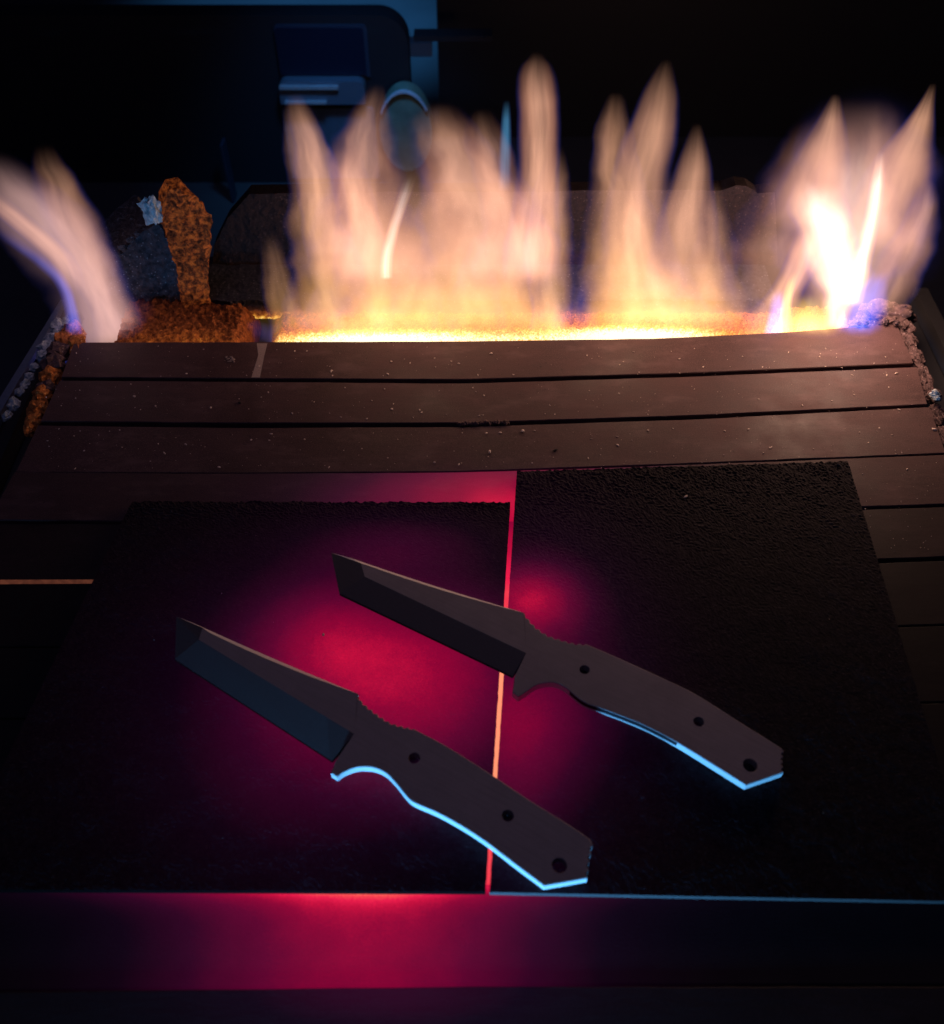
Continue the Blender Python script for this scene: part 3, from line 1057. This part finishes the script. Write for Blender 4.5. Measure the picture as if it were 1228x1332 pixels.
# ------------------------------------------------------------------ flames (glowing gas, volume emission only)
FL_PEACH = ((0.82, 0.42, 0.25), (0.66, 0.30, 0.18))
FL_TAN = ((0.86, 0.45, 0.14), (0.72, 0.31, 0.085))
FL_PINK = ((0.88, 0.46, 0.29), (0.66, 0.27, 0.15))
FL_PINKP = ((0.86, 0.50, 0.42), (0.55, 0.30, 0.36))
FL_WHITE = ((1.0, 0.82, 0.70), (0.85, 0.50, 0.30))
FL_YEL = ((1.0, 0.72, 0.24), (0.9, 0.42, 0.08))
FL_BLUE = ((0.10, 0.16, 0.85), (0.04, 0.06, 0.60))
RIM = (0.07, 0.065, 0.36)


def curve_node(k, fac, pts):
    nd = k.n('ShaderNodeFloatCurve')
    mp = nd.mapping
    cv = mp.curves[0]
    cv.points[0].location = pts[0]
    cv.points[1].location = pts[-1]
    for q in pts[1:-1]:
        cv.points.new(*q)
    mp.use_clip = False
    mp.update()
    k.put(nd.inputs['Value'], fac)
    return nd, (lambda t: mp.evaluate(cv, t))


IG = 1.06


def tongue(parent, rows, Y, cols, seed, kd=0.55, rim=0.35, streak=0.55, soft=1.35, warp=0.55):
    rows = sorted(rows, key=lambda r_: -r_[0])
    pts = []
    for (py, xc, hw, I) in rows:
        c = V(xc, py, Y)
        e = V(xc + hw, py, Y)
        pts.append((c.z, c.x, (e.x - c.x) * 1.38, I * IG))
    z0, z1 = pts[0][0], pts[-1][0]
    hgt = z1 - z0
    xs = [q[1] for q in pts]
    xmin, xmax = min(xs) - 1e-3, max(xs) + 1e-3
    wmax = max(q[2] for q in pts)
    imax = max(q[3] for q in pts)
    k = NT('flame_gas')
    org = Vector((pts[0][1], Y, z0))
    pos = k.vm('SUBTRACT', k.pos(), tuple(org))
    sp_ = k.n('ShaderNodeSeparateXYZ')
    k.l(pos, sp_.inputs[0])
    X, Yv, Z = sp_.outputs
    t = k.m('DIVIDE', Z, hgt, clamp=True)
    tt = [(q[0] - z0) / hgt for q in pts]
    n_c, ev_c = curve_node(k, t, [(a, (q[1] - xmin) / (xmax - xmin)) for a, q in zip(tt, pts)])
    n_w, ev_w = curve_node(k, t, [(a, q[2] / wmax) for a, q in zip(tt, pts)])
    n_i, ev_i = curve_node(k, t, [(a, q[3] / imax) for a, q in zip(tt, pts)])
    cx = k.m('MULTIPLY_ADD', n_c.outputs[0], xmax - xmin, xmin - org.x)
    w = k.m('MAXIMUM', k.m('MULTIPLY', n_w.outputs[0], wmax), 0.0008)
    # slow waver of the edges
    wn = k.noise(k.vm('ADD', k.vm('MULTIPLY', pos, (34, 26, 26)), (seed * 3.1, seed, 0)), 1.0, 3, 0.5)
    u = k.m('DIVIDE', k.m('SUBTRACT', X, cx), w)
    u = k.m('ADD', u, k.m('MULTIPLY', k.m('SUBTRACT', wn, 0.5), warp * 2))
    vv = k.m('DIVIDE', Yv, k.m('MULTIPLY', w, kd))
    r2 = k.m('ADD', k.m('MULTIPLY', u, u), k.m('MULTIPLY', vv, vv))
    d = k.m('MAXIMUM', k.m('SUBTRACT', 1.0, r2), 0.0)
    d = k.m('POWER', d, soft)
    # filaments that run up the tongue
    cmb = k.n('ShaderNodeCombineXYZ')
    k.put(cmb.inputs[0], k.m('MULTIPLY', u, 1.5))
    k.put(cmb.inputs[1], k.m('MULTIPLY', vv, 0.8))
    k.put(cmb.inputs[2], k.m('MULTIPLY', Z, 11.0))
    st = k.noise(k.vm('ADD', cmb.outputs[0], (seed * 5.3, seed * 2.1, seed)), 1.3, 3, 0.55)
    st = k.mapr(st, 0.36, 0.66, 1.0 - streak, 1.0 + streak)
    I = k.m('MULTIPLY', n_i.outputs[0], imax)
    I = k.m('MULTIPLY', k.m('MAXIMUM', I, 0.0), k.mapr(t, 0.80, 1.0, 1.0, 0.0))
    fringe = k.mapr(d, 0.0, 0.08, 0.0, 0.13)      # faint blue sheath round the flame
    dens = k.m('MULTIPLY', k.m('ADD', k.m('MULTIPLY', d, st), fringe), I)
    S = k.m('DIVIDE', k.m('MULTIPLY', dens, 0.80 + 0.25 * (soft - 1)), k.m('MULTIPLY', w, kd))
    hot = k.m('MULTIPLY', d, I, clamp=True)
    c = k.ramp(d, [(0.0, RIM), (0.10, RIM), (max(0.12, 0.6 * rim), tuple(RIM[i] * 0.5 + cols[1][i] * 0.5 for i in range(3))), (max(0.16, rim), cols[1]), (1.0, cols[0])])
    if cols is FL_TAN:      # sootless lower part tan, tips peach
        c2 = k.ramp(d, [(0.0, RIM), (0.08, RIM), (0.24, (0.5, 0.23, 0.17)), (1.0, (0.85, 0.42, 0.23))])
        c = k.mix(k.mapr(t, 0.25, 0.75, 0.0, 1.0), c, c2)
    em = k.n('ShaderNodeEmission')
    k.l(c, em.inputs[0])
    k.l(S, em.inputs[1])
    k.l(em.outputs[0], k.out.inputs['Volume'])
    try:
        k.mat.cycles.volume_step_rate = 0.45
        k.mat.cycles.homogeneous_volume = False
    except Exception:
        pass
    # hull
    N, Mr = 22, 14
    vs, fs = [], []
    for i in range(N + 1):
        tq = i / N
        c_x = xmin + ev_c(tq) * (xmax - xmin)
        ww = max(0.0008, ev_w(tq) * wmax) * (1.03 + warp)
        for j in range(Mr):
            a = 2 * math.pi * j / Mr
            vs.append((c_x + ww * 1.03 * math.cos(a), Y + ww * kd * 1.06 / (1 + warp) * math.sin(a), z0 + hgt * tq))
    for i in range(N):
        for j in range(Mr):
            fs.append((i * Mr + j, i * Mr + (j + 1) % Mr, (i + 1) * Mr + (j + 1) % Mr, (i + 1) * Mr + j))
    fs.append(tuple(reversed(range(Mr))))
    fs.append(tuple(range(N * Mr, N * Mr + Mr)))
    return mesh_obj('tongue', vs, fs, k.mat, parent)


YF = 0.556
YR = 0.603
YM = 0.560


def flame(label, px, Y, tongues, grp='gas flames rising from the slot behind the bars'):
    b = V(px, 440, Y)
    root = empty('flame', (b.x, Y, b.z))
    tag(root, label, 'flame', grp)
    for i, tg in enumerate(tongues):
        rows, y_, cols = tg[:3]
        kw = tg[3] if len(tg) > 3 else {}
        tongue(root, rows, y_, cols, random.uniform(0, 40), **kw)
    return root


flame('pale peach flame leaning out to the left over the bar ends', 140, 0.548, [
    ([(450, 145, 36, .30), (400, 130, 35, .34), (371, 121, 35, .36), (344, 104, 40, .38), (312, 77, 48, .38), (280, 50, 50, .34), (252, 22, 46, .28), (225, -5, 38, .16), (198, -22, 26, 0)], 0.548, FL_PINKP, dict(rim=.3, warp=.25)),
    ([(450, 158, 28, .14), (400, 143, 26, .18), (350, 122, 28, .22), (310, 106, 30, .26), (270, 88, 30, .28), (235, 72, 25, .24), (212, 63, 18, .13), (186, 58, 10, 0)], 0.552, FL_PEACH, dict(rim=.4)),
    ([(448, 145, 50, .16), (400, 130, 46, .14), (350, 100, 46, .12), (300, 60, 50, .08), (250, 30, 40, 0)], 0.556, FL_PINKP, {}),
    ([(380, 96, 12, 0), (345, 84, 14, .22), (320, 62, 15, .30), (295, 34, 15, .30), (270, 5, 15, .25), (245, -25, 14, 0)], 0.543, FL_PEACH, dict(warp=.15)),
    ([(515, 52, 7, .10), (470, 76, 9, .30), (441, 95, 9, .42), (400, 92, 7, .34), (371, 82, 7, .28), (344, 58, 8, .22), (321, 28, 8, .18), (296, -4, 8, 0)], 0.540, FL_BLUE, dict(rim=0.1, warp=.08, kd=1.0)),
])
flame('low broad orange flame with two pale tongues left of the tallest one', 470, YF, [
    ([(446, 378, 20, .25), (400, 368, 18, .22), (350, 358, 15, .12), (300, 348, 10, 0)], YF, FL_TAN, {}),
    ([(446, 430, 52, .75), (400, 428, 44, .50), (350, 420, 36, .36), (300, 412, 30, .30), (250, 407, 26, .30), (200, 398, 24, .32), (160, 388, 18, .28), (128, 380, 10, 0)], YF, FL_TAN, {}),
    ([(446, 505, 62, .85), (410, 503, 58, .65), (370, 500, 52, .50), (330, 492, 44, .25), (290, 485, 34, 0)], YF, FL_TAN, {}),
    ([(446, 585, 64, .8), (410, 585, 62, .50), (370, 585, 58, .38), (330, 585, 50, .22), (285, 582, 36, 0)], YF, FL_TAN, {}),
    ([(364, 478, 66, 0), (350, 478, 66, .34), (335, 478, 66, .48), (300, 474, 54, .50), (260, 468, 44, .50), (220, 470, 40, .48), (180, 478, 32, .36), (145, 486, 20, .26), (108, 490, 9, 0)], YR, FL_PINK, {}),
    ([(364, 470, 26, 0), (350, 470, 26, .2), (320, 468, 26, .3), (270, 462, 24, .35), (230, 456, 20, .3), (190, 452, 14, 0)], YR - .012, FL_PINK, {}),
    ([(362, 503, 7, .3), (340, 503, 7, .55), (310, 509, 7, .42), (270, 521, 7, .28), (225, 536, 8, 0)], YR - .02, FL_WHITE, dict(warp=.1)),
    ([(330, 425, 22, .2), (280, 420, 24, .35), (240, 418, 24, .35), (190, 405, 20, .3), (150, 392, 14, .2), (120, 384, 8, 0)], YR, FL_PEACH, {}),
])
flame('soft orange haze of flame joining the tongues in the middle', 560, YM, [
    ([(446, 560, 155, .85), (400, 560, 150, .62), (355, 560, 142, .44), (300, 560, 128, .26), (250, 560, 110, .14), (205, 560, 90, 0)], YM, FL_TAN, dict(kd=.14, rim=.5)),
    ([(446, 865, 105, .75), (400, 863, 95, .52), (350, 862, 78, .34), (300, 864, 64, .18), (250, 860, 50, .08), (220, 860, 40, 0)], YM + .004, FL_TAN, dict(kd=.2, rim=.5)),
    ([(450, 500, 125, .9), (436, 500, 115, .5), (424, 500, 100, .15), (410, 500, 80, 0)], YM - .014, FL_YEL, dict(kd=.12)),
    ([(366, 570, 140, 0), (350, 570, 140, .14), (320, 570, 140, .14), (280, 565, 130, .08), (230, 560, 110, .04), (180, 560, 90, .02), (140, 560, 70, 0)], YR, FL_PINK, dict(kd=.14, rim=.5)),
])
flame('tallest flame, a narrow column with a rounded tip', 690, YF, [
    ([(446, 655, 58, .85), (410, 655, 58, .55), (370, 658, 54, .42), (330, 664, 46, .25), (285, 670, 34, 0)], YF, FL_TAN, {}),
    ([(446, 718, 24, .7), (400, 717, 23, .55), (350, 715, 24, .46), (300, 715, 24, .42), (250, 718, 19, .34), (212, 723, 12, .2), (188, 726, 7, 0)], YF, FL_TAN, {}),
    ([(364, 640, 76, 0), (350, 640, 76, .32), (335, 640, 76, .48), (295, 630, 62, .46), (250, 612, 54, .48), (210, 592, 46, .40), (170, 580, 36, .30), (135, 575, 20, 0)], YR, FL_PINK, {}),
    ([(364, 690, 30, 0), (350, 690, 30, .4), (330, 691, 30, .55), (280, 695, 25, .52), (220, 700, 22, .58), (160, 701, 22, .55), (112, 699, 22, .52), (90, 698, 18, .42), (76, 698, 10, .2), (66, 698, 5, 0)], YR - .008, FL_PINK, dict(warp=.12)),
    ([(364, 668, 44, 0), (350, 668, 44, .25), (320, 672, 40, .3), (270, 664, 32, .3), (220, 645, 26, .25), (170, 632, 18, .15), (140, 628, 8, 0)], YR, FL_PINK, {}),
    ([(250, 656, 7, 0), (210, 657, 7, .25), (170, 658, 6, .3), (130, 659, 4, 0)], YR, ((0.10, 0.35, 0.60), (0.05, 0.2, 0.45)), dict(warp=.05, rim=.1)),
])
flame('forked flame with one thick curved prong and one thin prong', 840, YM, [
    ([(446, 832, 98, .95), (410, 828, 78, .75), (360, 820, 56, .56), (300, 810, 40, .40), (250, 802, 29, .40), (200, 799, 24, .38), (150, 800, 17, .32), (120, 800, 8, 0)], YM, FL_TAN, {}),
    ([(446, 850, 56, .25), (380, 842, 44, .32), (320, 830, 38, .42), (280, 828, 33, .46), (230, 834, 29, .48), (180, 846, 27, .46), (132, 857, 21, .42), (100, 863, 13, .3), (76, 867, 5, 0)], YM + .008, FL_PEACH, dict(warp=.15)),
    ([(446, 905, 62, .35), (380, 897, 48, .34), (320, 893, 36, .36), (270, 896, 28, .40), (220, 902, 19, .42), (188, 905, 12, .36), (160, 907, 5, 0)], YM + .012, FL_PEACH, dict(warp=.15)),
    ([(446, 935, 56, .32), (400, 928, 38, .26), (340, 926, 26, .22), (280, 929, 16, .16), (235, 931, 8, 0)], YM, FL_TAN, {}),
    ([(450, 835, 85, 1.1), (434, 835, 75, .6), (420, 835, 60, .2), (403, 835, 40, 0)], YM - .01, FL_YEL, {}),
    ([(446, 975, 70, .25), (400, 985, 60, .2), (340, 1000, 50, .15), (290, 1010, 34, 0)], YM, FL_PINK, {}),
])
flame('broad white hot flame at the right end with blue wisps at its foot', 1080, 0.552, [
    ([(428, 1096, 20, .3), (390, 1098, 38, .55), (350, 1098, 60, .62), (310, 1104, 76, .6), (260, 1114, 80, .54), (210, 1120, 72, .46), (170, 1122, 56, .30), (130, 1120, 36, 0)], 0.552, FL_PEACH, dict(rim=.4)),
    ([(425, 1090, 15, .5), (388, 1094, 18, .8), (350, 1090, 32, .9), (310, 1078, 30, .75), (270, 1067, 28, .6), (232, 1056, 18, 0)], 0.548, FL_WHITE, {}),
    ([(400, 1098, 30, .2), (360, 1100, 48, .25), (310, 1102, 56, .25), (260, 1108, 50, .2), (215, 1112, 36, .15), (180, 1115, 24, 0)], 0.550, FL_WHITE, dict(warp=.6)),
    ([(395, 1108, 13, .7), (340, 1121, 11, .8), (290, 1133, 9, .65), (240, 1141, 8, .6), (196, 1146, 5, 0)], 0.544, FL_WHITE, dict(warp=.1)),
    ([(320, 1145, 44, .3), (250, 1163, 40, .42), (200, 1180, 28, .44), (160, 1196, 16, .46), (130, 1207, 8, .36), (108, 1214, 4, 0)], 0.556, FL_PEACH, dict(warp=.1)),
    ([(290, 1046, 46, .28), (230, 1062, 34, .34), (180, 1075, 22, .34), (150, 1082, 13, .32), (122, 1087, 5, 0)], 0.558, FL_PEACH, dict(warp=.1)),
    ([(405, 1150, 18, .15), (350, 1172, 28, .36), (300, 1192, 24, .36), (262, 1204, 15, .28), (232, 1209, 6, 0)], 0.556, FL_PEACH, dict(rim=.45)),
    ([(446, 985, 26, .4), (410, 1004, 24, .5), (375, 1026, 18, .6), (335, 1046, 18, .5), (290, 1058, 14, 0)], 0.546, FL_PEACH, dict(warp=.1)),
    ([(440, 1022, 9, .9), (410, 1022, 7, .8), (380, 1026, 6, .5), (350, 1036, 6, 0)], 0.542, FL_YEL, dict(warp=.05)),
    ([(440, 1056, 42, 1.5), (424, 1056, 40, 1.2), (405, 1056, 34, .5), (382, 1056, 22, 0)], 0.546, FL_YEL, {}),
    ([(436, 1116, 26, .9), (410, 1122, 24, 1.0), (388, 1130, 18, .8), (350, 1148, 10, 0)], 0.542, FL_BLUE, dict(rim=.1)),
    ([(440, 1008, 10, .9), (410, 1010, 9, .7), (374, 1016, 6, 0)], 0.540, FL_BLUE, dict(rim=.1)),
    ([(400, 1030, 30, .15), (330, 1020, 44, .22), (270, 1040, 50, .2), (200, 1060, 40, .12), (150, 1085, 24, 0)], 0.56, FL_PINK, dict(rim=.5)),
    ([(380, 1100, 60, .04), (320, 1110, 85, .04), (240, 1118, 85, .035), (170, 1130, 66, .02), (110, 1140, 40, 0)], 0.565, FL_BLUE, dict(rim=.2)),
])

# ------------------------------------------------------------------ machine behind the forge
M_CASE = simple('black_casing', (0.014, 0.015, 0.02), 0.5)
M_PANEL = simple('dark_blue_panel', (0.008, 0.012, 0.03), 0.35)
M_PFRAME = simple('blue_grey_trim', (0.025, 0.035, 0.06), 0.5)
M_TRAY = simple('blue_grey_tray', (0.13, 0.17, 0.22), 0.4, 0.3)
M_GLINT = simple('painted_glint', (0.75, 0.8, 0.85), 0.25, 0.6)
M_GREEN = simple('green_disc_paint', (0.16, 0.22, 0.16), 0.6, nscale=60, var=0.5)
M_RIMW = simple('pale_ring', (0.55, 0.6, 0.65), 0.4)
YK = 1.16


def rbox_px(name, x0, y0, x1, y1, Yf, depth, mat, parent, rad=0.0, zfloor=None):
    a, b = V(x0, y0, Yf), V(x1, y1, Yf)
    z1_, z0_ = a.z, (zfloor if zfloor is not None else b.z)
    xa, xb = a.x, b.x
    pr = []
    n = 8
    r_ = rad
    if r_ > 0:
        for i in range(n + 1):
            t = math.pi / 2 * i / n
            pr.append((xb - r_ + r_ * math.sin(t), z1_ - r_ + r_ * math.cos(t)))
        pr.append((xb, z0_))
        pr.append((xa, z0_))
        for i in range(n + 1):
            t = math.pi / 2 * i / n
            pr.append((xa + r_ - r_ * math.cos(t), z1_ - r_ + r_ * math.sin(t)))
    else:
        pr = [(xb, z1_), (xb, z0_), (xa, z0_), (xa, z1_)]
    n = len(pr)
    vs = [(x, Yf, z) for x, z in pr] + [(x, Yf + depth, z) for x, z in pr]
    fs = [tuple(range(n)), tuple(reversed(range(n, 2 * n)))]
    for i in range(n):
        j = (i + 1) % n
        fs.append((i, i + n, j + n, j))
    return mesh_obj(name, vs, fs, mat, parent)


c = V(390, 120, YK)
mach = empty('bench_machine', (c.x, YK + 0.1, FLOOR_Z))
tag(mach, 'black rounded machine with a dark blue panel and a tray behind the flames', 'machine')
rbox_px('casing', -140, 20, 540, 235, YK, 0.03, M_CASE, mach, 0.035, FLOOR_Z + 0.0)
fr = rbox_px('panel_frame', 355, 33, 482, 100, YK - 0.004, 0.0038, M_PFRAME, mach, 0.006)
rbox_px('panel', 356, 37, 477, 98, YK - 0.007, 0.0065, M_PANEL, fr, 0.004)
tr = rbox_px('tray', 361, 106, 476, 136, YK - 0.02, 0.019, M_TRAY, mach, 0.01)
rbox_px('tray_glint', 363, 113, 440, 117, YK - 0.026, 0.0055, M_GLINT, tr)  # highlight lines on the tray, built as pale strips
rbox_px('tray_glint', 370, 133, 425, 136, YK - 0.026, 0.0055, M_GLINT, tr)
rbox_px('added_glow_panel', 366, 141, 494, 232, YK - 0.006, 0.0055, M_TRAY, mach, 0.006)  # paler panel added so the casing front shows blue light
rbox_px('leg_post', 286, 190, 300, 240, YK - 0.05, 0.02, M_PFRAME, mach, 0.0, FLOOR_Z)
rbox_px('handle', 538, 47, 640, 54, YK - 0.01, 0.02, M_CASE, mach)
# dark cabinet to the right with a window-like slot
c = V(800, 120, YK + 0.12)
cab = empty('cabinet', (c.x, YK + 0.2, FLOOR_Z))
tag(cab, 'black cabinet filling the dark right background', 'cabinet')
rbox_px('cabinet_body', 566, -60, 1400, 240, YK + 0.12, 0.3, M_CASE, cab, 0.0, FLOOR_Z)
rbox_px('latch_plate', 528, 56, 562, 74, YK + 0.10, 0.02, M_TRAY, cab)
# round green object
c = V(528, 172, YK - 0.03)
rd = empty('round_canister', (c.x, YK - 0.03, FLOOR_Z))
tag(rd, 'pale green round canister with a light ring beside the machine', 'canister')


def disc(name, c, rx, rz, y0, y1, mat, parent, inner=0.0, n=36, a0=0.0, a1=2 * math.pi):
    vs, fs = [], []
    full = abs(a1 - a0 - 2 * math.pi) < 1e-6
    m = n if full else n + 1
    for i in range(m):
        a = a0 + (a1 - a0) * i / n
        for f, y_ in ((1, y0), (1, y1), (inner, y1), (inner, y0)):
            vs.append((c.x + rx * f * math.cos(a), y_, c.z + rz * f * math.sin(a)))
    for i in range(n):
        j = (i + 1) % m
        for s in range(4):
            fs.append((i * 4 + s, j * 4 + s, j * 4 + (s + 1) % 4, i * 4 + (s + 1) % 4))
    if not full:
        fs.append((0, 1, 2, 3))
        fs.append((n * 4, n * 4 + 3, n * 4 + 2, n * 4 + 1))
    return mesh_obj(name, vs, fs, mat, parent)


e = V(562, 172, YK - 0.03)
top = V(528, 118, YK - 0.03)
disc('canister_body', c, (e.x - c.x), top.z - c.z, YK - 0.03, YK - 0.005, M_GREEN, rd, 0.0001)
disc('canister_ring', c, (e.x - c.x) * 1.04, (top.z - c.z) * 1.04, YK - 0.036, YK - 0.031, M_RIMW, rd, 0.95, 36, R(35), R(150))
print('objects', len(bpy.data.objects))
